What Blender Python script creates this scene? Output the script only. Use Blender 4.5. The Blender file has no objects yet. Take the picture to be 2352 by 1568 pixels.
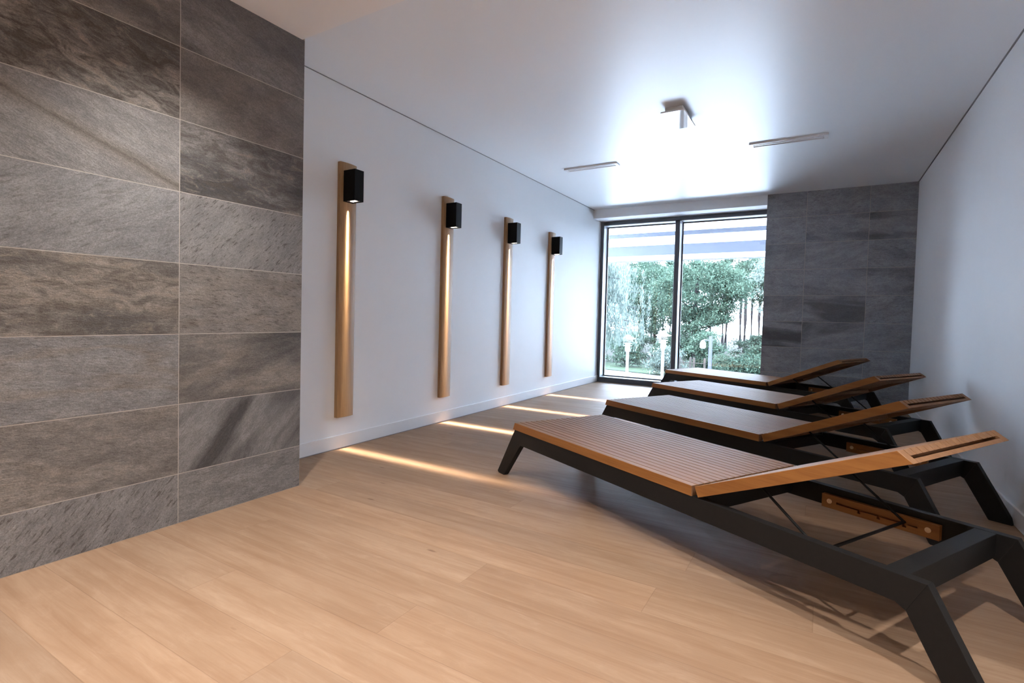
import bpy, bmesh, math, random
import numpy as np
from mathutils import Vector, Matrix
S = bpy.context.scene
COL = S.collection
R = math.radians
rnd = random.Random(7)

# ------------------------------------------------------------------ measures (metres)
W = 3.546      # right wall
D = 7.277      # face of the pier and header at the far end
H = 2.4395     # stretch ceiling
HS = 2.3282    # lower ceiling near the camera
XT = 0.430     # face of the tiled wall
YT = 1.8906    # end of the tiled wall
YW = 7.58      # inner face of the window frame
YB = -2.6      # wall behind the camera

# ------------------------------------------------------------------ node helpers
def new_mat(name):
    m = bpy.data.materials.new(name); m.use_nodes = True
    nt = m.node_tree; nt.nodes.clear()
    out = nt.nodes.new('ShaderNodeOutputMaterial')
    b = nt.nodes.new('ShaderNodeBsdfPrincipled')
    nt.links.new(b.outputs[0], out.inputs[0])
    return m, nt, b, out
def N(nt, typ, **kw):
    n = nt.nodes.new(typ)
    for k, v in kw.items():
        if k.startswith('i_'): n.inputs[k[2:].replace('_', ' ')].default_value = v
        else: setattr(n, k, v)
    return n
def L(nt, a, b): nt.links.new(a, b)
def math_(nt, op, a, b=None, c=None, clamp=False):
    n = nt.nodes.new('ShaderNodeMath'); n.operation = op; n.use_clamp = clamp
    for i, v in enumerate((a, b, c)):
        if v is None: continue
        if isinstance(v, (int, float)): n.inputs[i].default_value = v
        else: nt.links.new(v, n.inputs[i])
    return n.outputs[0]
def mix(nt, f, a, b, blend='MIX'):
    n = nt.nodes.new('ShaderNodeMix'); n.data_type = 'RGBA'; n.blend_type = blend
    for i, v in ((0, f), (6, a), (7, b)):
        if isinstance(v, (int, float)): n.inputs[i].default_value = v
        elif isinstance(v, tuple): n.inputs[i].default_value = v + (1,) if len(v) == 3 else v
        else: nt.links.new(v, n.inputs[i])
    return n.outputs[2]
def ramp(nt, f, stops):
    n = nt.nodes.new('ShaderNodeValToRGB'); e = n.color_ramp.elements
    while len(e) < len(stops): e.new(0.5)
    for s, (p, c) in zip(e, stops):
        s.position = p; s.color = (c, c, c, 1) if isinstance(c, (int, float)) else c + (1,)
    nt.links.new(f, n.inputs[0]); return n.outputs[0]
def noise(nt, vec, scale, detail=4, rough=.55, dist=0):
    n = N(nt, 'ShaderNodeTexNoise'); n.inputs['Scale'].default_value = scale
    n.inputs['Detail'].default_value = detail; n.inputs['Roughness'].default_value = rough
    n.inputs['Distortion'].default_value = dist
    nt.links.new(vec, n.inputs['Vector']); return n.outputs['Fac']
def mapping(nt, vec, scale=(1, 1, 1), loc=(0, 0, 0)):
    n = N(nt, 'ShaderNodeMapping'); n.inputs['Scale'].default_value = scale; n.inputs['Location'].default_value = loc
    nt.links.new(vec, n.inputs['Vector']); return n.outputs[0]
def bump(nt, b, h, strength, dist=.002):
    n = N(nt, 'ShaderNodeBump'); n.inputs['Strength'].default_value = strength; n.inputs['Distance'].default_value = dist
    nt.links.new(h, n.inputs['Height']); nt.links.new(n.outputs[0], b.inputs['Normal'])
def attr(nt, name):
    n = N(nt, 'ShaderNodeAttribute'); n.attribute_name = name; return n.outputs['Fac']
def comb(nt, x, y, z):
    n = N(nt, 'ShaderNodeCombineXYZ')
    for i, v in enumerate((x, y, z)):
        if isinstance(v, (int, float)): n.inputs[i].default_value = v
        else: nt.links.new(v, n.inputs[i])
    return n.outputs[0]

# ------------------------------------------------------------------ materials
def simple(name, col, rough=.5, spec=.5, metal=0, noise_amt=.04, nscale=30, bumpi=0):
    m, nt, b, out = new_mat(name)
    tc = N(nt, 'ShaderNodeTexCoord')
    f = noise(nt, tc.outputs['Object'], nscale, 3)
    d = tuple(max(0, c * (1 - noise_amt * 2)) for c in col)
    L(nt, mix(nt, f, d, tuple(min(1, c * (1 + noise_amt)) for c in col)), b.inputs['Base Color'])
    b.inputs['Roughness'].default_value = rough; b.inputs['Metallic'].default_value = metal
    b.inputs['Specular IOR Level'].default_value = spec
    if bumpi: bump(nt, b, noise(nt, tc.outputs['Object'], nscale * 6, 2), bumpi, .001)
    return m
M = {}
M['wall'] = simple('white_wall_paint', (.86, .885, .91), .55, .35, noise_amt=.01, nscale=6, bumpi=.15)
M['soffit'] = simple('matt_ceiling_paint', (.93, .925, .92), .8, .2, noise_amt=.01, nscale=6, bumpi=.08)
M['stretch'] = simple('satin_stretch_ceiling', (.86, .895, .925), .38, .9, noise_amt=.006, nscale=2)
M['trim'] = simple('white_satin_trim', (.85, .87, .895), .35, .45, noise_amt=.01)
M['gap'] = simple('dark_shadow_gap', (.28, .28, .29), .8, .1)
M['whitem'] = simple('white_powder_metal', (.82, .82, .82), .3, .5, noise_amt=.01)
M['whitegloss'] = simple('white_glossy_panel', (.85, .86, .88), .06, .8, noise_amt=.005)
M['greym'] = simple('grey_inner_metal', (.30, .30, .31), .5, .4)
M['darkframe'] = simple('dark_grey_window_frame', (.075, .084, .10), .32, .5, noise_amt=.05)
M['litframe'] = simple('daylit_frame_side', (.62, .65, .70), .35, .5)  # pale colour stands in for daylight on the dark frame's sides
M['blackm'] = simple('black_powder_coat', (.014, .0138, .014), .5, .22, noise_amt=.1, nscale=60, bumpi=.3)
M['lampblack'] = simple('black_lamp_metal', (.006, .006, .0065), .5, .08, noise_amt=.1, nscale=60)
M['brass'] = simple('light_brass_washer', (.75, .58, .40), .35, .5, metal=.6)
M['rubber'] = simple('black_rubber', (.01, .01, .01), .8, .2)

def wood(name, c0, c1, c2, rough, axis='X', scale=1.0, bumpi=.2, spec=.4):
    m, nt, b, out = new_mat(name)
    tc = N(nt, 'ShaderNodeTexCoord'); oi = N(nt, 'ShaderNodeObjectInfo')
    a = N(nt, 'ShaderNodeVectorMath', operation='ADD'); L(nt, tc.outputs['Object'], a.inputs[0])
    seed = math_(nt, 'MULTIPLY', oi.outputs['Random'], 9.0); L(nt, comb(nt, 0, 0, seed), a.inputs[1])
    long_, sh = 1.2 * scale, 26 * scale
    sc = (long_, sh, sh) if axis == 'X' else (sh, sh, long_)
    v = mapping(nt, a.outputs[0], sc)
    n1 = noise(nt, v, 1.0, 5, .6, .4)
    v2 = mapping(nt, a.outputs[0], tuple(s * 7 for s in sc)); n2 = noise(nt, v2, 1.0, 3, .7)
    col = mix(nt, ramp(nt, n1, [(.3, 0.), (.7, 1.)]), c0, c1)
    col = mix(nt, math_(nt, 'MULTIPLY', ramp(nt, n2, [(.5, 0.), (.75, 1.)]), .45), col, c2)
    L(nt, col, b.inputs['Base Color']); b.inputs['Roughness'].default_value = rough
    b.inputs['Specular IOR Level'].default_value = spec
    bump(nt, b, n2, bumpi, .0008)
    return m
M['teak'] = wood('oiled_teak', (.270, .105, .026), (.385, .165, .045), (.17, .06, .015), .42)
M['oakv'] = wood('pale_oak_board', (.30, .17, .075), (.42, .255, .125), (.20, .10, .04), .5, axis='Z')

# slats of the deck: every slat gets its own tone
def slat_mat():
    m, nt, b, out = new_mat('teak_slats')
    tc = N(nt, 'ShaderNodeTexCoord'); oi = N(nt, 'ShaderNodeObjectInfo'); r = attr(nt, 'rnd')
    a = N(nt, 'ShaderNodeVectorMath', operation='ADD'); L(nt, tc.outputs['Object'], a.inputs[0])
    L(nt, comb(nt, math_(nt, 'MULTIPLY', r, 7.), math_(nt, 'MULTIPLY', oi.outputs['Random'], 5.), 0), a.inputs[1])
    v = mapping(nt, a.outputs[0], (1.3, 45, 45)); n1 = noise(nt, v, 1.0, 5, .65, .3)
    col = mix(nt, ramp(nt, n1, [(.3, 0.), (.7, 1.)]), (.225, .110, .052), (.335, .180, .092))
    col = mix(nt, math_(nt, 'MULTIPLY', r, .45), col, (.300, .155, .078))
    L(nt, col, b.inputs['Base Color']); b.inputs['Roughness'].default_value = .55
    b.inputs['Specular IOR Level'].default_value = .18
    bump(nt, b, n1, .15, .0008)
    return m
M['slat'] = slat_mat()

# oak floor planks
def floor_mat():
    m, nt, b, out = new_mat('oak_plank_floor')
    uv = N(nt, 'ShaderNodeUVMap'); uv.uv_map = 'UVMap'
    sp = N(nt, 'ShaderNodeSeparateXYZ'); L(nt, uv.outputs[0], sp.inputs[0])
    u, v = sp.outputs[0], sp.outputs[1]
    r = attr(nt, 'rnd'); ln = attr(nt, 'len'); r2 = attr(nt, 'rnd2')
    seed = math_(nt, 'MULTIPLY', r, 37.0)
    P = comb(nt, u, v, seed)
    # fine grain
    g1 = noise(nt, mapping(nt, P, (1.6, 30, 1)), 1.0, 6, .62, .5)
    g2 = noise(nt, mapping(nt, P, (6, 150, 1)), 1.0, 4, .65)
    md = noise(nt, mapping(nt, P, (5.5, 19, 1)), 1.0, 5, .68, .7)
    big = noise(nt, mapping(nt, P, (1.3, 5.0, 1)), 1.0, 3, .5, .8)
    # cathedral figure
    warp = noise(nt, mapping(nt, P, (1.0, 4, 1)), 1.0, 2, .5)
    rings = math_(nt, 'ADD', math_(nt, 'MULTIPLY', v, 42.0), math_(nt, 'MULTIPLY', warp, 16.0))
    wv = math_(nt, 'SINE', math_(nt, 'ADD', rings, math_(nt, 'MULTIPLY', g1, 3.0)))
    wv = math_(nt, 'MULTIPLY_ADD', wv, .5, .5)
    base = mix(nt, big, (.270, .165, .099), (.420, .283, .187))
    base = mix(nt, math_(nt, 'MULTIPLY', ramp(nt, g1, [(.42, 0.), (.72, 1.)]), .55), base, (.225, .122, .066))
    base = mix(nt, math_(nt, 'MULTIPLY', math_(nt, 'MULTIPLY', wv, r2), .20), base, (.26, .150, .082))
    base = mix(nt, math_(nt, 'MULTIPLY', ramp(nt, g2, [(.5, 0.), (.8, 1.)]), .18), base, (.26, .14, .07))
    tone = math_(nt, 'MULTIPLY_ADD', r, .13, .905)
    base = mix(nt, 1.0, base, comb(nt, tone, math_(nt, 'MULTIPLY', tone, math_(nt, 'MULTIPLY_ADD', r2, .05, .975)), math_(nt, 'MULTIPLY', tone, math_(nt, 'MULTIPLY_ADD', r2, .10, .95))), 'MULTIPLY')
    base = mix(nt, math_(nt, 'MULTIPLY', ramp(nt, md, [(.44, 0.), (.66, 1.)]), .30), base, (.24, .135, .075))
    base = mix(nt, math_(nt, 'MULTIPLY', ramp(nt, md, [(.30, 1.), (.44, 0.)]), .15), base, (.52, .37, .26))
    # knots
    kn = N(nt, 'ShaderNodeTexVoronoi'); kn.inputs['Scale'].default_value = 1.0
    L(nt, mapping(nt, P, (3.0, 9.5, 1)), kn.inputs['Vector'])
    k = ramp(nt, kn.outputs['Distance'], [(.0, 1.), (.045, .75), (.085, 0.)])
    ksel = ramp(nt, N_sep(nt, kn.outputs['Color']), [(.66, 0.), (.70, 1.)])
    base = mix(nt, math_(nt, 'MULTIPLY', math_(nt, 'MULTIPLY', k, ksel), .8), base, (.13, .06, .03))
    # seams
    e1 = math_(nt, 'MINIMUM', v, math_(nt, 'SUBTRACT', .188, v))
    e2 = math_(nt, 'MINIMUM', u, math_(nt, 'SUBTRACT', ln, u))
    e = math_(nt, 'MINIMUM', e1, e2)
    seam = ramp(nt, math_(nt, 'MULTIPLY', e, 250.0), [(.0, 1.), (.32, .75), (.42, 0.)])
    base = mix(nt, math_(nt, 'MULTIPLY', seam, .30), base, (.14, .075, .04))
    L(nt, base, b.inputs['Base Color'])
    L(nt, math_(nt, 'MULTIPLY_ADD', g1, .14, .42), b.inputs['Roughness'])
    b.inputs['Specular IOR Level'].default_value = .16
    hgt = math_(nt, 'SUBTRACT', math_(nt, 'MULTIPLY', g2, .15), seam)
    bump(nt, b, hgt, .35, .0008)
    return m
def N_sep(nt, c):
    s = N(nt, 'ShaderNodeSeparateColor'); L(nt, c, s.inputs[0]); return s.outputs[0]
M['floor'] = floor_mat()

# stone-look wall tiles; every tile carries its own look in face attributes
def tile_mat():
    m, nt, b, out = new_mat('slate_look_tile')
    uv = N(nt, 'ShaderNodeUVMap'); uv.uv_map = 'UVMap'
    seed = math_(nt, 'MULTIPLY', attr(nt, 'seed'), 53.0)
    ang, dark, warm, mot, stk, rust, grout = [attr(nt, k) for k in ('ang', 'dark', 'warm', 'mot', 'stk', 'rust', 'grout')]
    rot = N(nt, 'ShaderNodeVectorRotate'); rot.rotation_type = 'Z_AXIS'
    L(nt, uv.outputs[0], rot.inputs['Vector']); L(nt, ang, rot.inputs['Angle'])
    o = N(nt, 'ShaderNodeVectorMath', operation='ADD'); L(nt, rot.outputs[0], o.inputs[0]); L(nt, comb(nt, 0, 0, seed), o.inputs[1])
    P = o.outputs[0]
    band = noise(nt, mapping(nt, P, (1.1, 4.5, 1)), 1.0, 4, .5, .6)
    cloud = noise(nt, mapping(nt, P, (7, 16, 1)), 1.0, 6, .68, .5)
    fine = ramp(nt, noise(nt, mapping(nt, P, (45, 130, 1)), 1.0, 5, .75), [(.32, 0.), (.68, 1.)])
    fleck = noise(nt, mapping(nt, P, (24, 105, 1)), 1.0, 3, .62, .3)
    grain = ramp(nt, noise(nt, mapping(nt, P, (190, 230, 1)), 1.0, 2, .6), [(.35, 0.), (.65, 1.)])
    cool = mix(nt, ramp(nt, cloud, [(.3, 0.), (.72, 1.)]), (.175, .172, .174), (.280, .272, .272))
    wrm = mix(nt, ramp(nt, cloud, [(.3, 0.), (.72, 1.)]), (.155, .130, .108), (.315, .275, .235))
    col = mix(nt, warm, cool, wrm)
    db = math_(nt, 'MULTIPLY', ramp(nt, band, [(.44, 0.), (.60, 1.)]), dark)
    col = mix(nt, db, col, (.060, .057, .057))
    cl2 = noise(nt, mapping(nt, P, (9, 22, 3)), 1.0, 8, .72, .9)
    mt = math_(nt, 'MULTIPLY', ramp(nt, cl2, [(.46, 0.), (.60, 1.)]), mot)
    col = mix(nt, mt, col, (.082, .068, .055))
    col = mix(nt, math_(nt, 'MULTIPLY', ramp(nt, cl2, [(.36, 1.), (.46, 0.)]), math_(nt, 'MULTIPLY', mot, .6)), col, (.33, .27, .21))
    fl = math_(nt, 'MULTIPLY', ramp(nt, fleck, [(.56, 0.), (.66, 1.)]), math_(nt, 'MULTIPLY', stk, .85))
    col = mix(nt, fl, col, (.060, .048, .040))
    lf = math_(nt, 'MULTIPLY', ramp(nt, fleck, [(.30, 1.), (.38, 0.)]), math_(nt, 'MULTIPLY', stk, .4))
    col = mix(nt, lf, col, (.30, .27, .24))
    rz = math_(nt, 'MULTIPLY', ramp(nt, band, [(.36, 0.), (.43, 1.), (.50, 0.)]), rust)
    col = mix(nt, rz, col, (.20, .135, .070))
    sy = N(nt, 'ShaderNodeSeparateXYZ'); L(nt, rot.outputs[0], sy.inputs[0])
    dl = math_(nt, 'ABSOLUTE', math_(nt, 'ADD', math_(nt, 'SUBTRACT', sy.outputs[1], .223), math_(nt, 'MULTIPLY', math_(nt, 'SUBTRACT', cloud, .5), .035)))
    ln = attr(nt, 'line')
    col = mix(nt, math_(nt, 'MULTIPLY', ramp(nt, math_(nt, 'MULTIPLY', dl, 10.), [(.0, 1.), (.55, 0.)]), math_(nt, 'MULTIPLY', ln, .5)), col, (.19, .155, .115))
    col = mix(nt, math_(nt, 'MULTIPLY', ramp(nt, math_(nt, 'MULTIPLY', dl, 10.), [(.0, 1.), (.14, 0.)]), math_(nt, 'MULTIPLY', ln, .6)), col, (.085, .068, .055))
    col = mix(nt, .42, col, mix(nt, fine, (.6, .6, .6), (1.4, 1.4, 1.4)), 'MULTIPLY')
    col = mix(nt, .45, col, mix(nt, grain, (.6, .6, .6), (1.4, 1.4, 1.4)), 'MULTIPLY')
    col = mix(nt, attr(nt, 'light_lift'), col, mix(nt, 1.0, col, (1.40, 1.50, 1.62), 'MULTIPLY'))  # same tile, coloured lighter and bluer to make up for weak light
    col = mix(nt, grout, col, (.47, .42, .37))
    L(nt, col, b.inputs['Base Color']); b.inputs['Roughness'].default_value = .58
    b.inputs['Specular IOR Level'].default_value = .35
    hh = math_(nt, 'ADD', math_(nt, 'MULTIPLY', cloud, .6), math_(nt, 'MULTIPLY', fine, .5))
    bump(nt, b, hh, .8, .003)
    return m
M['tile'] = tile_mat()

def glass_mat():
    m, nt, b, out = new_mat('window_glass')
    nt.nodes.remove(b)
    t = N(nt, 'ShaderNodeBsdfTransparent'); t.inputs[0].default_value = (.95, .96, .96, 1)
    g = N(nt, 'ShaderNodeBsdfGlossy'); g.inputs['Roughness'].default_value = .01
    f = N(nt, 'ShaderNodeFresnel'); f.inputs[0].default_value = 1.5
    mx = N(nt, 'ShaderNodeMixShader'); L(nt, math_(nt, 'MULTIPLY', f.outputs[0], 1.7, clamp=True), mx.inputs[0])
    L(nt, t.outputs[0], mx.inputs[1]); L(nt, g.outputs[0], mx.inputs[2]); L(nt, mx.outputs[0], out.inputs[0])
    return m
M['glass'] = glass_mat()

def leaf_mat(name, c0, c1, trans=.5):
    m, nt, b, out = new_mat(name)
    nt.nodes.remove(b)
    g = N(nt, 'ShaderNodeNewGeometry')
    f = noise(nt, g.outputs['Position'], 1.3, 3, .6); f2 = g.outputs['Random Per Island']
    c = mix(nt, ramp(nt, f, [(.35, 0.), (.65, 1.)]), c0, c1)
    c = mix(nt, math_(nt, 'MULTIPLY', math_(nt, 'POWER', f2, 3.0), .9), c, tuple(min(1, x * 2.3) for x in c1))
    d = N(nt, 'ShaderNodeBsdfDiffuse'); t = N(nt, 'ShaderNodeBsdfTranslucent')
    L(nt, c, d.inputs[0]); L(nt, c, t.inputs[0])
    mx = N(nt, 'ShaderNodeMixShader'); mx.inputs[0].default_value = trans
    L(nt, d.outputs[0], mx.inputs[1]); L(nt, t.outputs[0], mx.inputs[2]); L(nt, mx.outputs[0], out.inputs[0])
    return m
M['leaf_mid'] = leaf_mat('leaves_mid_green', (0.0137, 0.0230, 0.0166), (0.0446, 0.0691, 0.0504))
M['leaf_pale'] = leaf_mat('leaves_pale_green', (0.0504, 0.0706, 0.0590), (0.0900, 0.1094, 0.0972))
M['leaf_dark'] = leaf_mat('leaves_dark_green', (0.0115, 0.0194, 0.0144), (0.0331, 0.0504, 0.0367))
M['bark'] = simple('tree_bark', (0.0165, 0.0142, 0.0158), .9, .1, noise_amt=.3, nscale=8, bumpi=.6)
M['post'] = simple('pale_painted_post', (.72, .76, .84), .4, .5)
M['postblue'] = simple('blue_grey_painted_post', (0.0375, 0.0413, 0.0562), .5, .2)
M['canopy'] = simple('blue_grey_canopy_panel', (.062, .068, .086), .6, .2)
M['soffit_panel'] = simple('white_canopy_soffit', (.85, .86, .88), .6, .3)
M['path'] = simple('pale_paved_path', (0.0750, 0.0788, 0.0825), .8, .2, nscale=3, noise_amt=.06)
M['lawn'] = simple('lawn_grass', (0.0225, 0.0360, 0.0210), .9, .1, nscale=5, noise_amt=.25)
M['forest'] = simple('forest_floor_litter', (0.0180, 0.0180, 0.0135), .95, .1, nscale=2, noise_amt=.35)
M['bounce_ground'] = simple('pale_bounce_ground', (.74, .75, .76), .8, .2, nscale=3, noise_amt=.05)  # bright colour for the unseen bounce surface
M['fence'] = simple('weathered_fence_wood', (0.0375, 0.0315, 0.0270), .8, .2, nscale=9, noise_amt=.2)

# ------------------------------------------------------------------ object helpers
def obj(name, me, mat, parent=None, loc=None):
    o = bpy.data.objects.new(name, me); COL.objects.link(o)
    if mat is not None:
        for mm in (mat if isinstance(mat, (list, tuple)) else [mat]): me.materials.append(mm)
    if parent: o.parent = parent
    if loc: o.location = loc
    return o
class MB:
    def __init__(s): s.v = []; s.f = []; s.attrs = {}; s.uv = None; s.mi = []
    def poly(s, pts, mi=0):
        n = len(s.v); s.v += [tuple(p) for p in pts]; s.f.append(tuple(range(n, n + len(pts)))); s.mi.append(mi)
    def box(s, x0, x1, y0, y1, z0, z1, T=None):
        c = [(x0, y0, z0), (x1, y0, z0), (x1, y1, z0), (x0, y1, z0), (x0, y0, z1), (x1, y0, z1), (x1, y1, z1), (x0, y1, z1)]
        s.hexa(c, T)
    def hexa(s, c, T=None):
        n = len(s.v)
        s.v += [tuple(T(p)) if T else tuple(p) for p in c]
        s.f += [tuple(n + i for i in q) for q in ((0, 3, 2, 1), (4, 5, 6, 7), (0, 1, 5, 4), (1, 2, 6, 5), (2, 3, 7, 6), (3, 0, 4, 7))]
        s.mi += [0] * 6
    def prism(s, pts, y0, y1, T=None):      # (x,z) outline counter-clockwise seen from -y, pushed along y
        n = len(s.v); k = len(pts)
        vs = [(x, y0, z) for x, z in pts] + [(x, y1, z) for x, z in pts]
        s.v += [tuple(T(p)) if T else p for p in vs]
        s.f.append(tuple(n + i for i in range(k))); s.f.append(tuple(n + k + i for i in reversed(range(k))))
        for i in range(k):
            j = (i + 1) % k; s.f.append((n + j, n + i, n + k + i, n + k + j))
        s.mi += [0] * (k + 2)
    def tube(s, pts, r, seg=10, cap=True, r2=None):
        pts = [Vector(p) for p in pts]; n0 = len(s.v)
        for i, p in enumerate(pts):
            a = pts[max(0, i - 1)]; b = pts[min(len(pts) - 1, i + 1)]; d = (b - a).normalized()
            u = d.cross(Vector((0, 0, 1)))
            if u.length < 1e-3: u = d.cross(Vector((1, 0, 0)))
            u.normalize(); w = d.cross(u)
            rr = r if r2 is None else r + (r2 - r) * i / (len(pts) - 1)
            for k in range(seg):
                t = 2 * math.pi * k / seg; s.v.append(tuple(p + (u * math.cos(t) + w * math.sin(t)) * rr))
        for i in range(len(pts) - 1):
            for k in range(seg):
                a = n0 + i * seg + k; b = n0 + i * seg + (k + 1) % seg
                s.f.append((a, b, b + seg, a + seg)); s.mi.append(0)
        if cap:
            s.f.append(tuple(n0 + k for k in reversed(range(seg)))); s.mi.append(0)
            e = n0 + (len(pts) - 1) * seg; s.f.append(tuple(e + k for k in range(seg))); s.mi.append(0)
    def lathe(s, prof, c=(0, 0, 0), seg=20):
        n0 = len(s.v)
        for r, z in prof:
            for k in range(seg):
                t = 2 * math.pi * k / seg; s.v.append((c[0] + r * math.cos(t), c[1] + r * math.sin(t), c[2] + z))
        for i in range(len(prof) - 1):
            for k in range(seg):
                a = n0 + i * seg + k; b = n0 + i * seg + (k + 1) % seg
                s.f.append((a, b, b + seg, a + seg)); s.mi.append(0)
        s.f.append(tuple(n0 + k for k in reversed(range(seg)))); s.mi.append(0)
        e = n0 + (len(prof) - 1) * seg; s.f.append(tuple(e + k for k in range(seg))); s.mi.append(0)
    def mesh(s, name, fix=True):
        me = bpy.data.meshes.new(name); me.from_pydata(s.v, [], s.f)
        me.polygons.foreach_set('material_index', s.mi)
        for k, a in s.attrs.items():
            at = me.attributes.new(k, 'FLOAT', 'FACE'); at.data.foreach_set('value', a)
        if s.uv is not None:
            l = me.uv_layers.new(name='UVMap'); l.data.foreach_set('uv', [c for f in s.uv for p in f for c in p])
        if fix:
            bm = bmesh.new(); bm.from_mesh(me); bmesh.ops.recalc_face_normals(bm, faces=bm.faces); bm.to_mesh(me); bm.free()
        me.update(); return me
    def build(s, name, mat, parent=None, loc=None, bevel=0, seg=2, fix=True, smooth=False):
        me = s.mesh(name, fix); o = obj(name, me, mat, parent, loc)
        if smooth: me.polygons.foreach_set('use_smooth', [True] * len(me.polygons))
        if bevel:
            m = o.modifiers.new('bevel', 'BEVEL'); m.width = bevel; m.segments = seg; m.limit_method = 'ANGLE'; m.angle_limit = R(30)
        return o
def struct(o): o['kind'] = 'structure'; return o
def tag(o, label, cat, group=None):
    o['label'] = label; o['category'] = cat
    if group: o['group'] = group
    return o
def empty(name, loc=(0, 0, 0), rz=0):
    o = bpy.data.objects.new(name, None); COL.objects.link(o); o.location = loc; o.rotation_euler = (0, 0, rz)
    o.empty_display_size = .1; return o
def copy_tree(o, parent=None):
    c = o.copy(); COL.objects.link(c); c.parent = parent
    for ch in o.children: copy_tree(ch, c)
    return c
def sbox(name, mat, x0, x1, y0, y1, z0, z1, bevel=0):
    b = MB(); b.box(x0, x1, y0, y1, z0, z1); return struct(b.build(name, mat, bevel=bevel))

# ------------------------------------------------------------------ floor: planks along X, 188 mm wide
fb = MB(); fb.uv = []; rn, rn2, ln_ = [], [], []
JOINT = {3: 1.01, 4: 1.684, 5: .708, 6: 1.717, 7: 2.29, 8: .55, 9: 2.348, 10: 1.5, 2: 1.55, 1: .35, 0: 2.1}
y = .392 - .188 * 17; row = -17 + 0
rr = random.Random(11)
while y < YW + .02:
    k = round((y - .392) / .188)
    off = JOINT.get(k, rr.uniform(0, 2.2))
    x = off - 2.2 * math.ceil((off + .2) / 2.2)
    while x < W + .1:
        x0, x1 = x, x + 2.2
        a, b_ = max(x0, -.15), min(x1, W + .12)
        if b_ > a:
            y0, y1 = max(y, YB - .1), min(y + .188, YW + .06)
            if y1 > y0:
                fb.poly([(a, y0, 0), (b_, y0, 0), (b_, y1, 0), (a, y1, 0)])
                fb.uv.append([(a - x0, y0 - y), (b_ - x0, y0 - y), (b_ - x0, y1 - y), (a - x0, y1 - y)])
                rn.append(rr.random()); rn2.append(rr.random()); ln_.append(2.2)
        x += 2.2
    y += .188
fb.attrs = dict(rnd=rn, rnd2=rn2, len=ln_)
struct(fb.build('floor', M['floor'], fix=False))
sbox('trim_9', M['gap'], -.15, W + .15, YB - .1, YW + .06, -.30, -.002)

# ------------------------------------------------------------------ tiled walls
PIT = .302
LOOK = {  # (column, row from the floor): ang, dark, warm, mottle, streak, rust
    (0, 0): (-.8, .05, .15, .15, .8, .0), (0, 1): (.1, .25, .65, .35, .35, .1), (0, 2): (.05, .15, .1, .25, .45, .25),
    (0, 3): (.0, .75, .85, .75, .4, .1), (0, 4): (-.45, .15, .05, .12, .45, .0), (0, 5): (.35, .0, .25, .15, .25, .0),
    (0, 6): (.2, .7, .7, .95, .5, .0), (0, 7): (.1, .6, .6, .4, .2, .0),
    (1, 0): (-.1, .1, .25, .15, .45, .0), (1, 1): (-.75, .95, .15, .15, .25, .0), (1, 2): (-.12, .95, .75, .25, .3, .1),
    (1, 3): (.1, .1, .6, .25, .85, .12), (1, 4): (-.75, .1, .25, .1, .9, .0), (1, 5): (.05, .95, .35, .7, .35, .0),
    (1, 6): (.1, .3, .65, .05, .1, .1), (1, 7): (.25, .45, .2, .1, .3, .0)}
KEYS = ('ang', 'dark', 'warm', 'mot', 'stk', 'rust')
def tiled(name, origin, du, length, cols, zrows, backing, look, gw=.0036, light_lift=0.0, seed=3):
    """cols: list of (u0,u1); zrows: list of (z0,z1); face normal = du x up"""
    rr = random.Random(seed); b = MB(); b.uv = []
    A = {k: [] for k in KEYS + ('seed', 'grout', 'line', 'light_lift')}
    o = Vector(origin); du = Vector(du); up = Vector((0, 0, 1)); nn = du.cross(up)
    def add(p, uvs, lk, sd, gr):
        b.poly(p); b.uv.append(uvs)
        for k, v in zip(KEYS, lk): A[k].append(v)
        A['seed'].append(sd); A['grout'].append(gr); A['light_lift'].append(light_lift); A['line'].append(1.0 if lk == LOOK[(0, 5)] else 0.0)
    for ci, (u0, u1) in enumerate(cols):
        for ri, (z0, z1) in enumerate(zrows):
            lk = look(ci, ri, rr); sd = rr.random(); g = gw / 2; t = .0006
            a0, a1, b0, b1 = u0 + g, u1 - g, z0 + g, z1 - g
            c = [(a0, b0), (a1, b0), (a1, b1), (a0, b1)]
            uvo = (u0, z0)
            F = [o + du * p + up * q for p, q in c]; Bk = [p - nn * t for p in F]
            uvf = [(p - uvo[0], q - uvo[1]) for p, q in c]
            add(F, uvf, lk, sd, 0)
            for i in range(4):
                j = (i + 1) % 4
                add([F[j], F[i], Bk[i], Bk[j]], [uvf[j], uvf[i], uvf[i], uvf[j]], lk, sd, 0)
    (x0, x1, y0, y1, z0, z1) = backing
    bb = MB(); bb.box(*backing)
    for f in bb.f: add([bb.v[i] for i in f], [(0, 0), (1, 0), (1, 1), (0, 1)], (0,) * 6, 0, 1)
    b.attrs = A
    return struct(b.build(name, M['tile'], fix=False))
# near wall, face looks along +X : du must satisfy du x up = +X  -> du = +Y ; (0,1,0)x(0,0,1) = (1,0,0)
zr = [(0, -.0865 + PIT)] + [(-.0865 + PIT * k, -.0865 + PIT * (k + 1)) for k in range(1, 7)] + [(-.0865 + PIT * 7, HS + .004)]
cols = []; u = YT
wids = [.6434] + [.603] * 8
ys = [YT]
for w_ in wids: ys.append(max(YB, ys[-1] - w_))
cols = [(ys[i + 1], ys[i]) for i in range(len(ys) - 1) if ys[i] - ys[i + 1] > .02]
def look_near(ci, ri, rr):
    if ci <= 1: return LOOK[(1 - ci, ri)]
    return (rr.uniform(-.8, .5), rr.random() * .8, rr.random(), rr.random() * .6, rr.random() * .8, rr.random() * .3)
tiled('wall_left_tiled', (XT, 0, 0), (0, 1, 0), 0, cols, zr, (-.25, XT - .0006, YB - .1, YT - .001, -.01, 2.62), look_near, seed=3)
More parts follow.
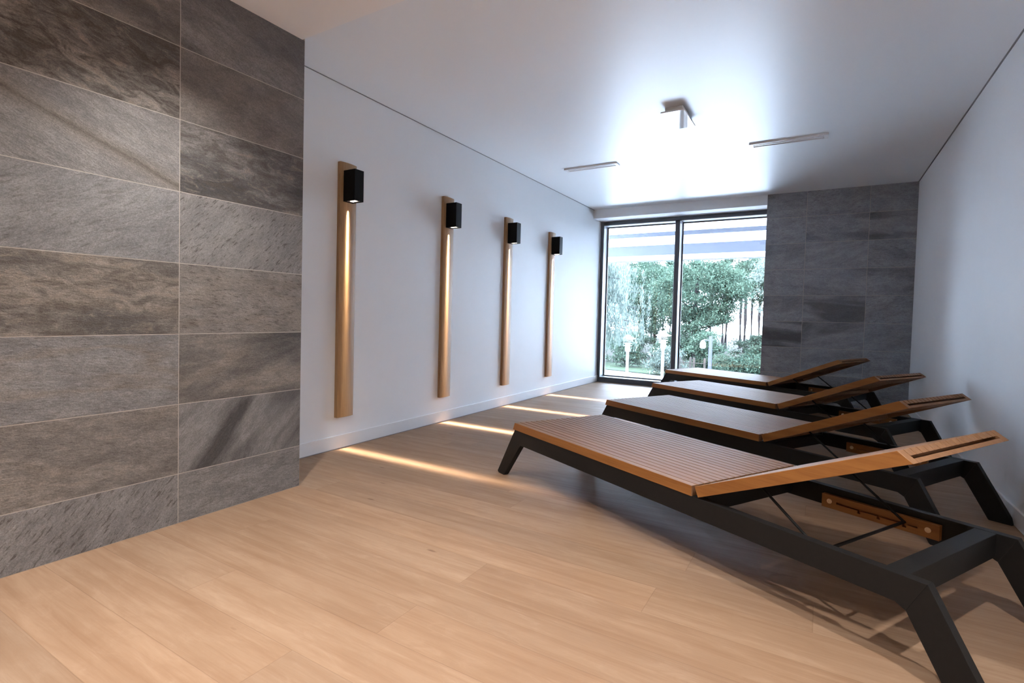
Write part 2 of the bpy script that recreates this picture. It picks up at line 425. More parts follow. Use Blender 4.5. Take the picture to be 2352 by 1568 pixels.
# far pier, face looks along -Y : du = +X -> (1,0,0)x(0,0,1) = (0,-1,0)
XP = 2.146
zf = []; z = H
zf.append((H - .2888, H + .004)); z = H - .2888
while z > 0: zf.append((max(0, z - PIT), z)); z -= PIT
def look_far(ci, ri, rr):
    d_ = {(2, 1): .8, (2, 2): .6, (1, 4): .7, (0, 5): .9, (1, 5): .75}.get((ci, ri), rr.random() * .5)
    return (rr.uniform(-.35, .15), d_, rr.random() * .05, rr.random() * .15, rr.random() * .5, 0)
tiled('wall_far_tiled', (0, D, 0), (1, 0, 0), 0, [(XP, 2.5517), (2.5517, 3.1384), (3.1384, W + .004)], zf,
      (XP, W + .2, D + .0006, YW + .35, -.01, 2.62), look_far, gw=.004, light_lift=1.0, seed=5)  # pier tiles get the added brightness in their colour

# ------------------------------------------------------------------ white shell
sbox('wall_left', M['wall'], -.25, 0, YT - .002, YW + .35, -.05, 2.62)
sbox('wall_right', M['wall'], W, W + .25, YB - .2, YW + .35, -.05, 2.62)
sbox('wall_back', M['wall'], -.25, W + .25, YB - .3, YB, -.05, 2.62)
sbox('ceiling', M['stretch'], -.002, W + .002, 1.87, YW + .35, H, H + .3)
sbox('ceiling_soffit', M['soffit'], XT - .01, W + .002, YB - .1, 1.873, HS, H + .3)
sbox('trim_1', M['wall'], -.001, XP + .002, D, YW + .30, 2.318, H + .01, bevel=.002)       # header above the window
sbox('trim_3', M['gap'], .0, .006, YT, D, H - .0035, H + .002)                              # shadow gap left
sbox('trim_4', M['gap'], W - .008, W, 1.87, D, H - .004, H + .002)                         # shadow gap right
sbox('trim_5', M['soffit'], -.3, W + .3, YB - .3, YW + .36, H + .28, H + .55)              # roof slab
def baseboard(name, pts):
    b = MB(); b.prism(*pts[:1], *pts[1:]); return b
bl = MB(); bl.box(0, .012, YT, YW, .004, .092); struct(bl.build('baseboard_left', M['trim'], bevel=.002))
br_ = MB(); br_.box(W - .012, W, YB, D, .004, .085); struct(br_.build('baseboard_right', M['trim'], bevel=.002))
sbox('trim_6', M['gap'], 0, .0125, YT, YW, 0, .0042)

# ------------------------------------------------------------------ window
win = empty('window_1', (0, YW, 0)); win['kind'] = 'structure'
XL, XR = .0015, 2.62
f = MB(); fd = .18; ZT = 2.316
f.box(XL, XL + .036, 0, fd, 0, ZT); f.box(XR - .05, XR, 0, fd, 0, ZT)
f.box(XL + .036, XR - .05, 0, fd, 2.268, ZT); f.box(XL + .036, XR - .05, 0, fd, 0, .066)
f.build('window_frame', M['darkframe'], win, bevel=.002)
m_ = MB(); m_.box(1.040, 1.090, -.004, fd, .066, 2.268); m_.build('mullion', M['darkframe'], win, bevel=.002)
def sash(x0, x1, z0, z1):
    b = MB(); w_ = .007; y0, y1 = .010, .166
    b.box(x0, x0 + w_, y0, y1, z0, z1); b.box(x1 - w_, x1, y0, y1, z0, z1)
    b.box(x0 + w_, x1 - w_, y0, y1, z1 - w_, z1); b.box(x0 + w_, x1 - w_, y0, y1, z0, z0 + w_)
    b.build('lit_reveal', M['litframe'], win)  # thin pale strips paint the daylight glare on the frame's inner sides
    k_ = MB(); q = w_ + .016; y0, y1 = .160, .171
    k_.box(x0 + w_, x0 + q, y0, y1, z0 + w_, z1 - w_); k_.box(x1 - q, x1 - w_, y0, y1, z0 + w_, z1 - w_)
    k_.box(x0 + q, x1 - q, y0, y1, z1 - q, z1 - w_); k_.box(x0 + q, x1 - q, y0, y1, z0 + w_, z0 + q)
    k_.build('gasket', M['darkframe'], win)
    g = MB(); g.box(x0 + .008, x1 - .008, .171, .175, z0 + .008, z1 - .008); g.build('pane', M['glass'], win)
sash(XL + .036, 1.040, .066, 2.268); sash(1.090, XR - .05, .066, 2.268)

# ------------------------------------------------------------------ wall lamps
def arc_board(y0, y1, th, mid, z0, z1):
    b = MB(); n = 10; pts = []
    for i in range(n + 1):
        t = i / n; pts.append((th + (mid - th) * (1 - (2 * t - 1) ** 2), y0 + (y1 - y0) * t))
    outline = [(0, y0)] + pts + [(0, y1)]; k = len(outline); v0 = len(b.v)
    for z in (z0, z1): b.v += [(x, y, z) for x, y in outline]
    b.f.append(tuple(range(k))[::-1]); b.f.append(tuple(k + i for i in range(k)))
    for i in range(k): j = (i + 1) % k; b.f.append((i, j, k + j, k + i))
    b.mi = [0] * len(b.f); return b
def make_sconce():
    r = empty('wall_lamp')
    arc_board(0, .148, .026, .036, .217, 1.926).build('back_board', M['oakv'], r, bevel=.0015)
    h = MB()
    x0, x1, y0, y1, z0, z1 = .034, .138, .022, .103, 1.664, 1.868; t = .004
    h.box(x0, x1, y0, y0 + t, z0, z1); h.box(x0, x1, y1 - t, y1, z0, z1)
    h.box(x0, x0 + t, y0 + t, y1 - t, z0, z1); h.box(x1 - t, x1, y0 + t, y1 - t, z0, z1)
    h.box(x0 + t, x1 - t, y0 + t, y1 - t, z1 - t, z1)
    hs = h.build('lamp_housing', M['lampblack'], r)
    p = MB(); p.box(x0 + t, x1 - t, y0 + t, y1 - t, z0 + .006, z0 + .010); p.build('lamp_plate', M['greym'], hs)
    g = MB(); g.box(.066, .112, .052, .074, z0 + .002, z0 + .006)
    e, nt, b, out = new_mat('lit_lens'); b.inputs['Base Color'].default_value = (.9, .85, .8, 1)
    b.inputs['Emission Color'].default_value = (1, .86, .7, 1); b.inputs['Emission Strength'].default_value = 1.5
    g.build('lamp_lens', e, hs)
    return r
SY = [2.524, 3.686, 4.753, 5.805]
SLAB = ['pale oak board wall lamp with black box, nearest to the grey tiled wall',
        'pale oak board wall lamp with black box, second from the tiled wall',
        'pale oak board wall lamp with black box, second from the window',
        'pale oak board wall lamp with black box, closest to the window']
sc0 = make_sconce()
fan = None
for i, y_ in enumerate(SY):
    s_ = sc0 if i == 0 else copy_tree(sc0)
    s_.location = (0, y_, 0)
    tag(s_, SLAB[i], 'wall lamp', 'oak board lamps on the white wall')
    ld = bpy.data.lights.new('lamp_beam', 'POINT') if fan is None else fan
    if fan is None:
        fan = ld; ld.color = (1, .85, .67); ld.energy = 290; ld.shadow_soft_size = .003; ld.use_nodes = True
        nt = ld.node_tree; nt.nodes.clear()
        out = nt.nodes.new('ShaderNodeOutputLight'); em = nt.nodes.new('ShaderNodeEmission')
        tc = nt.nodes.new('ShaderNodeTexCoord'); sp = nt.nodes.new('ShaderNodeSeparateXYZ')
        L(nt, tc.outputs['Normal'], sp.inputs[0])
        az = math_(nt, 'MAXIMUM', math_(nt, 'ABSOLUTE', sp.outputs[2]), .05)
        q = math_(nt, 'DIVIDE', math_(nt, 'ABSOLUTE', sp.outputs[1]), .029)
        core = math_(nt, 'EXPONENT', math_(nt, 'MULTIPLY', math_(nt, 'MULTIPLY', q, q), -1.0))
        q2 = math_(nt, 'DIVIDE', math_(nt, 'ABSOLUTE', sp.outputs[1]), .075)
        halo = math_(nt, 'MULTIPLY', math_(nt, 'EXPONENT', math_(nt, 'MULTIPLY', math_(nt, 'MULTIPLY', q2, q2), -1.0)), .05)
        tx = math_(nt, 'DIVIDE', math_(nt, 'ABSOLUTE', sp.outputs[0]), az)
        fall = ramp(nt, math_(nt, 'MULTIPLY', tx, .9), [(0, 1.), (.45, .85), (.90, 0.)])
        L(nt, math_(nt, 'MULTIPLY', math_(nt, 'ADD', core, halo), fall), em.inputs['Strength']); L(nt, em.outputs[0], out.inputs[0])
    lo = bpy.data.objects.new('lamp_beam', ld); COL.objects.link(lo); lo.parent = s_
    lo.location = (.089, .063, 1.661)

# ------------------------------------------------------------------ ceiling fittings
lt = empty('ceiling_light', (1.80, 4.15, H))
b = MB(); b.box(-.060, .062, -.160, .160, -.034, 0); b.build('housing', M['whitem'], lt, bevel=.002)
b = MB(); b.box(-.083, .080, -.190, .190, -.045, -.034); b.build('cover_panel', M['whitegloss'], lt, bevel=.0015)
tag(lt, 'small white rectangular ceiling light with a glossy panel, mounted on the satin ceiling', 'ceiling light')
def vent(cx, cy, w_, d_, label):
    v = empty('ceiling_vent', (cx, cy, H)); a = w_ / 2; h = d_ / 2; t = .022
    b = MB(); b.box(-a, a, -h, -h + t, -.014, 0); b.box(-a, a, h - t, h, -.014, 0)
    b.box(-a, -a + t * 1.3, -h + t, h - t, -.014, 0); b.box(a - t * 1.3, a, -h + t, h - t, -.014, 0)
    b.build('frame', M['whitem'], v, bevel=.0012)
    b = MB(); b.box(-a + t * 1.3, a - t * 1.3, -h + t, h - t, -.003, 0); b.build('slot_back', M['greym'], v)
    b = MB(); b.box(-a + t * 1.3, a - t * 1.3, -.006, .014, -.011, -.003); b.build('air_blade', M['whitem'], v)
    tag(v, label, 'air vent', 'linear slot vents in the ceiling'); return v
vent(.745, 5.18, .545, .105, 'white linear slot vent in the ceiling on the side of the wall lamps')
vent(2.447, 5.175, .565, .115, 'white linear slot vent in the ceiling on the side of the grey tiled pier')

# ------------------------------------------------------------------ loungers
B_, LS, LB, AL = .662, 1.190, .690, R(24.1)
def top(u): return .286 - .0115 * u
def bot(u): return .209 - .0115 * u
def slat_attr(b, vals):
    b.attrs['rnd'] = [v for v in vals for _ in range(6)]
def make_lounger():
    r = empty('sun_lounger'); tw = .034
    for s in (0, 1):
        v0, v1 = (.002, tw) if s == 0 else (B_ - tw, B_ - .002)
        b = MB()
        b.prism([(0, top(0)), (.048, .196), (.062, bot(.06)), (1.842, bot(1.842)), (1.868, .174), (1.912, top(1.905))], v0, v1)
        b.build('side_rail', M['blackm'], r, bevel=.0008)
        b = MB(); b.prism([(0, top(0)), (-.170, .010), (-.160, 0), (-.108, 0), (-.098, .006), (.048, .196)], v0, v1)
        b.build('leg', M['blackm'], r, bevel=.0008)
        b = MB(); b.prism([(1.912, top(1.905)), (1.868, .174), (1.964, .004), (1.968, 0), (2.050, 0), (2.056, .004)], v0, v1)
        b.build('leg', M['blackm'], r, bevel=.0008)
    for u0, u1, z0, z1 in ((.055, .095, .215, .268), (1.165, 1.205, .205, .262), (1.806, 1.862, bot(1.83), top(1.83) - .0006)):
        b = MB(); b.box(u0, u1, tw - .001, B_ - tw + .001, z0, z1); b.build('crossbar', M['blackm'], r, bevel=.0015)
    # seat deck
    ns = 18; gap = .0052; pw = (B_ - gap * (ns - 1)) / ns
    b = MB(); vals = []; sr = random.Random(4)
    for i in range(ns):
        v0 = i * (pw + gap); v1 = v0 + pw; dp = .040 if i in (0, ns - 1) else .022
        b.hexa([(-.016 * dp / .04, v0, top(0) + .04 - dp), (LS, v0, top(LS) + .04 - dp), (LS, v1, top(LS) + .04 - dp), (-.016 * dp / .04, v1, top(0) + .04 - dp),
                (0, v0, top(0) + .04), (LS, v0, top(LS) + .04), (LS, v1, top(LS) + .04), (0, v1, top(0) + .04)])
        vals.append(sr.random())
    for u0 in (.05, .60, 1.13):
        b.hexa([(u0, pw + .0005, top(u0)), (u0 + .045, pw + .0005, top(u0 + .045)), (u0 + .045, B_ - pw - .0005, top(u0 + .045)), (u0, B_ - pw - .0005, top(u0)),
                (u0, pw + .0005, top(u0) + .018), (u0 + .045, pw + .0005, top(u0 + .045) + .018), (u0 + .045, B_ - pw - .0005, top(u0 + .045) + .018), (u0, B_ - pw - .0005, top(u0) + .018)])
        vals.append(.5)
    slat_attr(b, vals)
    seat = b.build('seat', [M['slat'], M['teak']], r, bevel=.001, seg=1, fix=False)
    for k in (2, (ns - 1) * 6 + 4): seat.data.polygons[k].material_index = 1     # the two outer faces
    # backrest
    u0, z0 = LS + .012, top(LS) + .040
    ca, sa = math.cos(AL), math.sin(AL)
    T = lambda p: (u0 + p[0] * ca - p[2] * sa, p[1], z0 + p[0] * sa + p[2] * ca)
    e = .6
    b = MB(); vals = []
    def bar(s0, s1, v0, v1, d0, d1, m0=0, m1=e):
        b.hexa([(s0 + m0 * d1, v0, -d1), (s1 + m1 * d1, v0, -d1), (s1 + m1 * d1, v1, -d1), (s0 + m0 * d1, v1, -d1),
                (s0 + m0 * d0, v0, -d0), (s1 + m1 * d0, v0, -d0), (s1 + m1 * d0, v1, -d0), (s0 + m0 * d0, v1, -d0)], T)
    for i in range(ns):
        v0 = i * (pw + gap); bar(0, LB, v0, v0 + pw, 0, .04 if i in (0, ns - 1) else .019); vals.append(sr.random())
    bar(LB - .035, LB, pw + .0005, B_ - pw - .0005, .028, .040); vals.append(.6)
    for s0 in (.02, .30, .58):
        bar(s0, s0 + .045, pw + .0005, B_ - pw - .0005, .0195, .038, 0, 0); vals.append(.5)
    slat_attr(b, vals)
    back = b.build('backrest', [M['slat'], M['teak']], r, bevel=.001, seg=1, fix=False)
    for k in (2, (ns - 1) * 6 + 4): back.data.polygons[k].material_index = 1
    # hinges
    for v in (.045, B_ - .045):
        b = MB(); b.tube([(LS + .006, v - .012, .268), (LS + .006, v + .012, .268)], .008, 12)
        b.box(LS - .03, LS + .042, v - .003, v + .003, .256, .272); b.build('hinge', M['blackm'], r)
    # stay
    b = MB()
    for v in (.058, B_ - .058):
        b.tube([(1.425, v, .368), (1.480, v, .327), (1.612, v, .230), (1.620, v, .224)], .0046, 8)
    b.tube([(1.620, .042, .2225), (1.620, B_ - .042, .2225)], .0055, 10)
    b.build('support_stay', M['blackm'], r, smooth=True)
    # notched racks on the inner faces of the rails
    for s in (0, 1):
        va, vb = (tw, tw + .006) if s == 0 else (B_ - tw - .006, B_ - tw)
        vc, vd = (tw + .006, tw + .020) if s == 0 else (B_ - tw - .020, B_ - tw - .006)
        b = MB(); U0, U1, Z0, Z1 = 1.338, 1.722, .190, .243; zc = .217; hw = .0045
        b.box(U0, U1, va, vb, Z0, Z1)
        b.box(U0, 1.392, vc, vd, Z0, Z1); b.box(1.660, U1, vc, vd, Z0, Z1)
        b.box(1.392, 1.660, vc, vd, zc + hw, Z1)
        cuts = [1.392, 1.468, 1.478, 1.533, 1.543, 1.614, 1.626, 1.660]
        for q in range(len(cuts) - 1):
            b.box(cuts[q], cuts[q + 1], vc, vd, Z0, zc - hw - (.010 if q % 2 else 0))
        rk = b.build('rack', M['teak'], r)
        for uu in (1.367, 1.690):
            ww = MB(); vv = vd if s == 0 else vc; dv = .0025 if s == 0 else -.0025
            seg = 18; n0 = 0
            for rad, off in ((.0095, 0), (.0095, dv), (.0045, dv), (.0035, dv * .3)):
                for k in range(seg):
                    t = 2 * math.pi * k / seg; ww.v.append((uu + rad * math.cos(t), vv + off, .218 + rad * math.sin(t)))
            for a in range(3):
                for k in range(seg): ww.f.append((a * seg + k, a * seg + (k + 1) % seg, (a + 1) * seg + (k + 1) % seg, (a + 1) * seg + k))
            ww.f.append(tuple(3 * seg + k for k in range(seg))); ww.mi = [0] * len(ww.f)
            ww.build('screw', M['brass'], rk)
    return r
LNG = [(1.2988, 2.674, -27.7, 'teak slatted sun lounger on a black metal frame, the largest one in front'),
       (1.420, 3.8785, -27.8, 'teak slatted sun lounger on a black frame, directly behind the front one'),
       (1.414, 5.200, -27.5, 'teak slatted sun lounger on a black frame, next to the one at the window'),
       (1.183, 6.703, -22.1, 'teak slatted sun lounger on a black frame, the last one standing close to the window')]
lg = make_lounger()
for i, (x, y, t, lab) in enumerate(LNG):
    o = lg if i == 0 else copy_tree(lg)
    o.location = (x, y, 0); o.rotation_euler = (0, 0, R(t))
    tag(o, lab, 'sun lounger', 'row of teak sun loungers')

# ------------------------------------------------------------------ outside: canopy
cn = empty('roof_canopy', (0, 10, 2.09))
def cbox(name, mat, x0, x1, y0, y1, z0, z1):
    b = MB(); b.box(x0, x1, y0, y1, z0, z1); return b.build(name, mat, cn)
cbox('fascia', M['canopy'], -6, 7, 0, .02, 0, .185)
for i in range(9): cbox('soffit_panel', M['soffit_panel'], -6 + 1.5 * i - .745 + .25, -6 + 1.5 * i + .745 + .25, .022, .86, 0, .02)
for i in range(9):
    xa, xb = -6 + 1.5 * i - .745 + .25, -6 + 1.5 * i + .745 + .25
    cbox('soffit_panel', M['soffit_panel'], xa, xb, -.855, -.005, .190, .202)
    cbox('soffit_panel', M['soffit_panel'], xa, xb, -1.695, -.905, .285, .297)
    cbox('soffit_panel', M['soffit_panel'], xa, xb, -2.15, -1.755, .385, .397)
cbox('drip_edge', M['canopy'], -6, 7, .87, .90, -.02, .06)
cbox('beam', M['canopy'], -6, 7, -.9, -.86, .205, .275)
cbox('beam', M['canopy'], -6, 7, -1.75, -1.70, .30, .38)
for x in (-5.9, 6.9): cbox('side_beam', M['canopy'], x - .05, x + .05, -1.75, .9, .19, .29)
for x in (-5.9, 6.9): cbox('column', M['canopy'], x - .05, x + .05, .3, .4, -3.29, .19)
tag(cn, 'blue-grey and white slatted roof canopy outside above the window', 'canopy')

# ------------------------------------------------------------------ outside: ground
GZ = -1.2
def ground(name, mat, pts, z):
    b = MB(); b.poly([(x, y, z) for x, y in pts]); b.poly([(x, y, z - .1) for x, y in reversed(pts)]); return struct(b.build(name, mat, fix=False))
ground('bounce_ground', M['bounce_ground'], [(-14, 7.9), (14, 7.9), (14, 16.8), (-14, 16.8)], GZ + .02)  # unseen pale surface added below the sightline to bounce daylight indoors
ground('garden_path', M['path'], [(-40, 7.9), (40, 7.9), (40, 17.0), (8, 18.5), (-2.3, 20.9), (-4.2, 21.5), (-40, 28)], GZ)
ground('lawn', M['lawn'], [(-40, 28), (-4.2, 21.5), (-2.3, 20.9), (8, 18.5), (40, 17), (40, 20), (0, 23.5), (-5, 25), (-40, 32)], GZ + .02)
ground('forest_floor', M['forest'], [(-70, 22), (-40, 32), (-5, 25), (0, 23.5), (40, 20), (70, 30), (70, 90), (-70, 90)], GZ + .04)

# lamps in the garden
def garden_lamp(x, y, h, label, rad=.26):
    r = empty('garden_lamp', (x, y, GZ))
    b = MB(); b.lathe([(.07, 0), (.07, .05), (.048, .06), (.048, h * .66)], seg=14); b.build('pole', M['post'], r, smooth=False)
    b = MB(); z = h * .66
    b.lathe([(.05, z - .02), (.08, z), (.09, z + .05), (.09, z + .30), (.08, z + .32)], seg=18); b.build('lantern', M['whitem'], r)
    for k in range(3):
        zz = z + .20 + .085 * k; b = MB(); b.lathe([(.085, zz), (.15, zz + .004), (.15, zz + .014), (.085, zz + .018)], seg=22); b.build('louvre_ring', M['whitem'], r)
    zz = z + .46; b = MB(); b.lathe([(.12, zz - .04), (rad, zz), (rad, zz + .015), (.13, zz + .06), (.07, zz + .13), (.03, zz + .15)], seg=24); b.build('hat', M['whitem'], r)
    tag(r, label, 'garden lamp', 'louvred lamps along the garden path'); return r
garden_lamp(-3.12, 19.38, 1.42, 'white louvred garden lamp nearest the left window frame')
garden_lamp(-1.93, 19.6, 1.66, 'white louvred garden lamp just left of the window mullion')
r = empty('garden_lamp', (-.36, 19.5, GZ))
b = MB(); b.lathe([(.075, 0), (.075, .04), (.062, .05), (.055, 1.60)], seg=14); b.build('pole', M['postblue'], r)
b = MB(); b.tube([(-.04, 0, 1.45), (-.22, 0, 1.48)], .02, 8); b.build('arm', M['postblue'], r)
b = MB(); b.lathe([(.03, 1.46), (.085, 1.38), (.095, 1.22), (.06, 1.18)], (-.24, 0, 0), 16); b.build('lantern', M['whitem'], r)
tag(r, 'blue-grey lamp post with a white lantern behind the right pane', 'garden lamp', 'louvred lamps along the garden path')
# little fence
r = empty('wooden_fence', (-1.05, 20.5, GZ))
for x in (-.50, -.12, .0, .36): b = MB(); b.box(x - .035, x + .035, -.03, .03, 0, .78); b.build('post', M['fence'], r)
for z in (.35, .58): b = MB(); b.box(-.72, .40, -.045, -.03, z, z + .025); b.build('rail', M['fence'], r)
tag(r, 'low weathered wooden fence under the big tree in the garden', 'fence')

# trees -----------------------------------------------------------------
def leaf_mesh(name, cent, size, rng, squash=1.0, hang=False):
    n = len(cent)
    a = rng.normal(size=(n, 3)); a /= np.linalg.norm(a, axis=1)[:, None]
    if hang: a = a * .25 + np.array([0, 0, -1.0]); a /= np.linalg.norm(a, axis=1)[:, None]
    t = rng.normal(size=(n, 3)); c = np.cross(a, t); c /= np.linalg.norm(c, axis=1)[:, None]
    s = size * .57 * rng.uniform(.6, 1.4, size=(n, 1)); w = s * (.18 if hang else .42)
    v = np.empty((n, 4, 3)); v[:, 0] = cent - a * s; v[:, 1] = cent + c * w; v[:, 2] = cent + a * s; v[:, 3] = cent - c * w
    me = bpy.data.meshes.new(name)
    me.vertices.add(n * 4); me.vertices.foreach_set('co', v.reshape(-1))
    me.loops.add(n * 4); me.loops.foreach_set('vertex_index', np.arange(n * 4, dtype=np.int32))
    me.polygons.add(n); me.polygons.foreach_set('loop_start', np.arange(0, n * 4, 4, dtype=np.int32))
    me.update(calc_edges=True); me.validate(); return me
def blobs(rng, c, ext, nb, per, rb, hollow=.35):
    P = []; per = int(per * 2.3)
    for _ in range(nb):
        d = rng.normal(size=3); d /= np.linalg.norm(d); rr_ = rng.uniform(hollow, 1) ** .6
        q = np.array(c) + d * np.array(ext) * rr_
        g = rng.normal(size=(per, 3)) * np.array([rb, rb, rb * .45]); P.append(q + g)
    return np.concatenate(P)
def tree(name, x, y, hgt, crown_c, ext, nb, per, rb, mat, label, group, seed, size=.10, trunk=.16, limbs=6, extra=None):
    rng = np.random.default_rng(seed); r = empty(name, (x, y, GZ))
    b = MB(); top_ = crown_c[2]
    b.tube([(0, 0, 0), (.05, .02, top_ * .35), (-.04, 0, top_ * .7), (crown_c[0] * .6, crown_c[1] * .6, top_), (crown_c[0], crown_c[1], top_ + ext[2] * .55)], trunk, 9, r2=trunk * .3)
    for k in range(limbs):
        a = rng.uniform(0, 6.28); z0 = top_ * rng.uniform(.4, .95); e = rng.uniform(.5, .9)
        p1 = (math.cos(a) * ext[0] * e, math.sin(a) * ext[1] * e, z0 + rng.uniform(.1, .5) * ext[2])
        b.tube([(0, 0, z0), (p1[0] * .5, p1[1] * .5, z0 + (p1[2] - z0) * .35), p1], trunk * .32, 6, r2=trunk * .08)
    b.build('trunk', M['bark'], r)
    P = blobs(rng, crown_c, ext, nb, per, rb)
    if extra: P = np.concatenate([P] + [blobs(rng, c, e, n2, per, rb * .8) for c, e, n2 in extra])
    obj('foliage', leaf_mesh('foliage', P, size, rng), mat, r)
    tag(r, label, 'tree', group); return r
GR = 'trees seen through the window'
# drooping tree at the left
rng = np.random.default_rng(5)
r = empty('weeping_tree', (-4.15, 18.2, GZ)); b = MB()
b.tube([(0, 0, 0), (.05, 0, 1.6), (.0, 0, 2.8), (.1, 0, 4.2)], .17, 9, r2=.07)
P = []; ends = []
for k in range(40):
    a = rng.uniform(-1.5, 1.0); ln = rng.uniform(.8, 2.3); z0 = rng.uniform(1.5, 4.15)
    pts = [(0, 0, z0), (math.cos(a) * ln * .5, math.sin(a) * ln * .5, z0 + .25), (math.cos(a) * ln, math.sin(a) * ln, z0 + .12)]
    b.tube(pts, .022, 6, r2=.006)
    for t in np.linspace(.12, 1, 13):
        bx, by, bz = pts[2][0] * t, pts[2][1] * t, z0 + .3 * math.sin(t * 2.2)
        L_ = rng.uniform(.35, 1.25) * (1.05 - .35 * t); n = int(L_ * 110)
        zz = np.sort(rng.uniform(0, L_, n))
        P.append(np.stack([bx + rng.normal(0, .035, n) + rng.normal(0, .05), by + rng.normal(0, .05, n), bz - zz], 1))
P.append(blobs(rng, (-.2, 0, 1.0), (.8, .5, 1.0), 26, 60, .16))
b.build('trunk', M['bark'], r)
obj('foliage', leaf_mesh('foliage', np.concatenate(P), .085, rng, hang=True), M['leaf_pale'], r)
tag(r, 'pale green weeping tree with hanging strands at the left window frame', 'tree', GR)

tree('deciduous_tree', -2.1, 25.9, 9, (.1, 0, 3.35), (2.0, 1.3, 1.6), 120, 85, .26, M['leaf_mid'], 'large mid-green leafy tree standing in the middle behind the window mullion', GR, 11, size=.095, trunk=.17, limbs=9,
     extra=[((.2, -.6, 1.9), (1.2, .8, .8), 26), ((1.5, -.5, 3.3), (.8, .5, .5), 12), ((.95, -.5, 2.3), (.75, .5, .6), 20)])
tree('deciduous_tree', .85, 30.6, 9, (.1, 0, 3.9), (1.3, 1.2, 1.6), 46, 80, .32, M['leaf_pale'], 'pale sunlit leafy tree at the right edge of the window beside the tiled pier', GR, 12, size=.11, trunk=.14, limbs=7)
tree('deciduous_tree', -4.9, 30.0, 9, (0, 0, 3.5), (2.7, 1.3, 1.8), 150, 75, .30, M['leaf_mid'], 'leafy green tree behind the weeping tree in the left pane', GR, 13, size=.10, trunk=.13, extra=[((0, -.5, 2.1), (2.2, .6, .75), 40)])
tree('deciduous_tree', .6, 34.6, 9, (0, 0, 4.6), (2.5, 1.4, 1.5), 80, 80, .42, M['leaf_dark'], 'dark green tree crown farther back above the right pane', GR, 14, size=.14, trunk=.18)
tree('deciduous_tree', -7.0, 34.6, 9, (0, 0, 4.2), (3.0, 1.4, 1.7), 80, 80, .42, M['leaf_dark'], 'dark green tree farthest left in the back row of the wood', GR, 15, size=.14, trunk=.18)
def shrub(x, y, ext, nb, mat, label, seed, size=.08, per=70):
    rng = np.random.default_rng(seed); r = empty('shrub', (x, y, GZ)); b = MB()
    for k in range(5):
        a = rng.uniform(0, 6.28); b.tube([(0, 0, 0), (math.cos(a) * ext[0] * .4, math.sin(a) * ext[1] * .4, ext[2] * 1.1)], .02, 5, r2=.008)
    b.build('stem', M['bark'], r)
    obj('foliage', leaf_mesh('foliage', blobs(rng, (0, 0, ext[2]), ext, nb, per, .16, .1), size, rng), mat, r)
    tag(r, label, 'shrub', 'shrubs at the edge of the wood'); return r
shrub(-2.15, 21.2, (.62, .4, .50), 26, M['leaf_pale'], 'pale green shrub low behind the second garden lamp', 21)
shrub(-1.05, 22.6, (.6, .4, .95), 34, M['leaf_mid'], 'mid-green shrub hiding behind the window mullion', 22)
shrub(-4.4, 23.4, (.9, .5, .85), 36, M['leaf_mid'], 'green shrub behind the garden lamp nearest the left frame', 23)
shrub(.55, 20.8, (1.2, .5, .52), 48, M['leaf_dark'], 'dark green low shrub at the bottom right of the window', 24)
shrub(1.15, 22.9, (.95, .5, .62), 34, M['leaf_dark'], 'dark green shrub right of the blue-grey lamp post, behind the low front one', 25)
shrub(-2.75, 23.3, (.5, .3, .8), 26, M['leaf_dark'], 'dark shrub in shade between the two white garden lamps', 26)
shrub(-6.6, 24.5, (1.3, .6, 1.0), 50, M['leaf_mid'], 'green shrub at the foot of the weeping tree', 27)
for k, (x, w_) in enumerate(((-8.6, 1.2), (-5.6, 1.25), (-2.6, 1.2), (.5, 1.2), (3.6, 1.2))):
    shrub(x, 27.9 + (k % 2) * .5, (w_, .4, .80), 60, M['leaf_dark'] if k != 2 else M['leaf_mid'], ('broad undergrowth bush at the far left of the wood edge', 'broad undergrowth bush behind the left pane, under the leafy green tree', 'mid-green undergrowth bush under the large middle tree', 'dark undergrowth bush at the foot of the trunks in the right pane', 'undergrowth bush at the far right of the wood edge, beside the pale tree')[k], 50 + k, size=.085)
# thin forest trunks far behind
rs = random.Random(9)
tr0 = None
for i in range(32):
    row, k = i % 4, i // 4
    x = -12.4 + k * 2.2 + row * .55 + rs.uniform(-.1, .1); y = 39.5 + row * 3.2 + rs.uniform(-.2, .2)
    if tr0 is None:
        tr0 = empty('pine_tree'); b = MB(); b.tube([(0, 0, 0), (.06, 0, 2.4), (-.03, 0, 4.6), (.05, 0, 6.4)], .13, 7, r2=.07); b.build('trunk', M['bark'], tr0)
        rg = np.random.default_rng(40)
        obj('foliage', leaf_mesh('foliage', blobs(rg, (0, 0, 5.4), (.40, .40, 1.3), 20, 60, .20), .20, rg), M['leaf_dark'], tr0); o = tr0
    else: o = copy_tree(tr0)
    o.location = (x, y, GZ); o.rotation_euler = (0, 0, rs.uniform(0, 6.28)); s_ = rs.uniform(.85, 1.05); o.scale = (s_, s_, rs.uniform(.92, .98) * (y / 41.5))
    tag(o, 'slender dark-trunked tree in the wood far behind the garden', 'tree', 'slender trunks of the far wood')

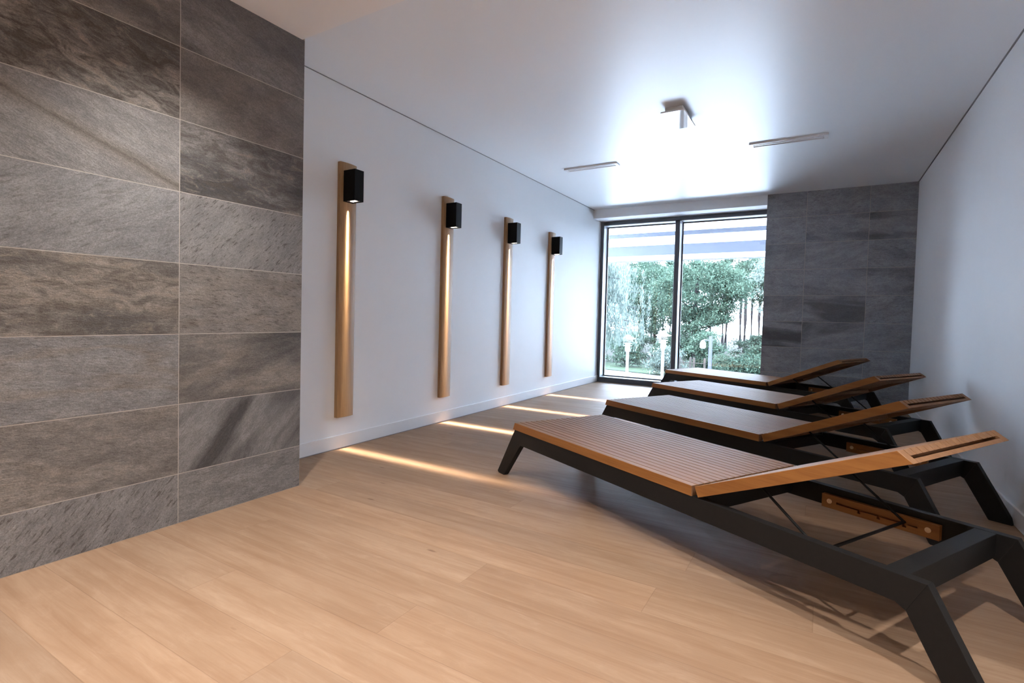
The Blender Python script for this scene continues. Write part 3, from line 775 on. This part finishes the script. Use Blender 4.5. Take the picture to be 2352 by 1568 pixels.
# ------------------------------------------------------------------ light
wd = bpy.data.worlds.new('sky'); S.world = wd; wd.use_nodes = True
nt = wd.node_tree; bg = nt.nodes['Background']
bg.inputs[0].default_value = (.63, .775, 1.0, 1); bg.inputs[1].default_value = 13.5
wtc = N(nt, 'ShaderNodeTexCoord'); wsp = N(nt, 'ShaderNodeSeparateXYZ'); L(nt, wtc.outputs['Generated'], wsp.inputs[0])
L(nt, math_(nt, 'MULTIPLY', ramp(nt, wsp.outputs[2], [(0, .60), (.25, .68), (1, 1.)]), 23.0), bg.inputs[1])   # overcast sky, brightest overhead
sun = bpy.data.lights.new('sun', 'SUN'); sun.energy = 10; sun.angle = R(1); sun.color = (1, .97, .92)
so = bpy.data.objects.new('sun', sun); COL.objects.link(so)
dv = Vector((.45, .62, -.80)); so.rotation_euler = dv.to_track_quat('-Z', 'Y').to_euler()
po = bpy.data.lights.new('window_portal', 'AREA'); po.shape = 'RECTANGLE'; po.size = 2.1; po.size_y = 2.3; po.cycles.is_portal = True
pp = bpy.data.objects.new('window_portal', po); COL.objects.link(pp); pp.location = (1.10, YW + .26, 1.17)
pp.rotation_euler = (R(-90), 0, 0)
def spot(x, y, e, col=(1, .965, .94)):
    l = bpy.data.lights.new('downlight', 'SPOT'); l.energy = e; l.color = col; l.spot_size = R(108); l.spot_blend = 1.0; l.shadow_soft_size = .028
    o = bpy.data.objects.new('downlight', l); COL.objects.link(o); o.location = (x, y, HS - .01); return o
for x in (.98, 2.05, 3.12):
    for y, e in ((1.15, 66), (-.35, 60), (-1.75, 32)): spot(x, y, e)

# ------------------------------------------------------------------ camera
cd = bpy.data.cameras.new('camera'); cam = bpy.data.objects.new('camera', cd); COL.objects.link(cam); S.camera = cam
F = 1234.4732; PX, PY = -85.3783, -19.5925
ya, pi_, ro = R(32.7393), R(1.9313), R(1.3649)
fw = Vector((-math.sin(ya) * math.cos(pi_), math.cos(ya) * math.cos(pi_), -math.sin(pi_)))
r0 = Vector((math.cos(ya), math.sin(ya), 0)); u0 = r0.cross(fw)
rt = r0 * math.cos(ro) + u0 * math.sin(ro); up = r0 * -math.sin(ro) + u0 * math.cos(ro)
mt = Matrix((rt, up, -fw)).transposed().to_4x4(); mt.translation = Vector((2.7355, 0, .9317)); cam.matrix_world = mt
cd.sensor_fit = 'HORIZONTAL'; cd.sensor_width = 36; cd.lens = F * 36 / 2352
cd.shift_x = -PX / 2352; cd.shift_y = PY / 2352; cd.clip_start = .02; cd.clip_end = 300

S.view_settings.view_transform = 'Standard'; S.view_settings.look = 'None'
S.view_settings.exposure = 1.1; S.view_settings.gamma = 1.0; S.view_settings.use_curve_mapping = False
S.cycles.use_denoising = True; S.cycles.use_light_tree = False
S.cycles.use_adaptive_sampling = True; S.cycles.adaptive_threshold = .06; S.cycles.adaptive_min_samples = 32
S.cycles.max_bounces = 8; S.cycles.diffuse_bounces = 4; S.cycles.glossy_bounces = 3; S.cycles.transparent_max_bounces = 12
S.cycles.sample_clamp_indirect = 8
S.cycles.caustics_reflective = False; S.cycles.caustics_refractive = False
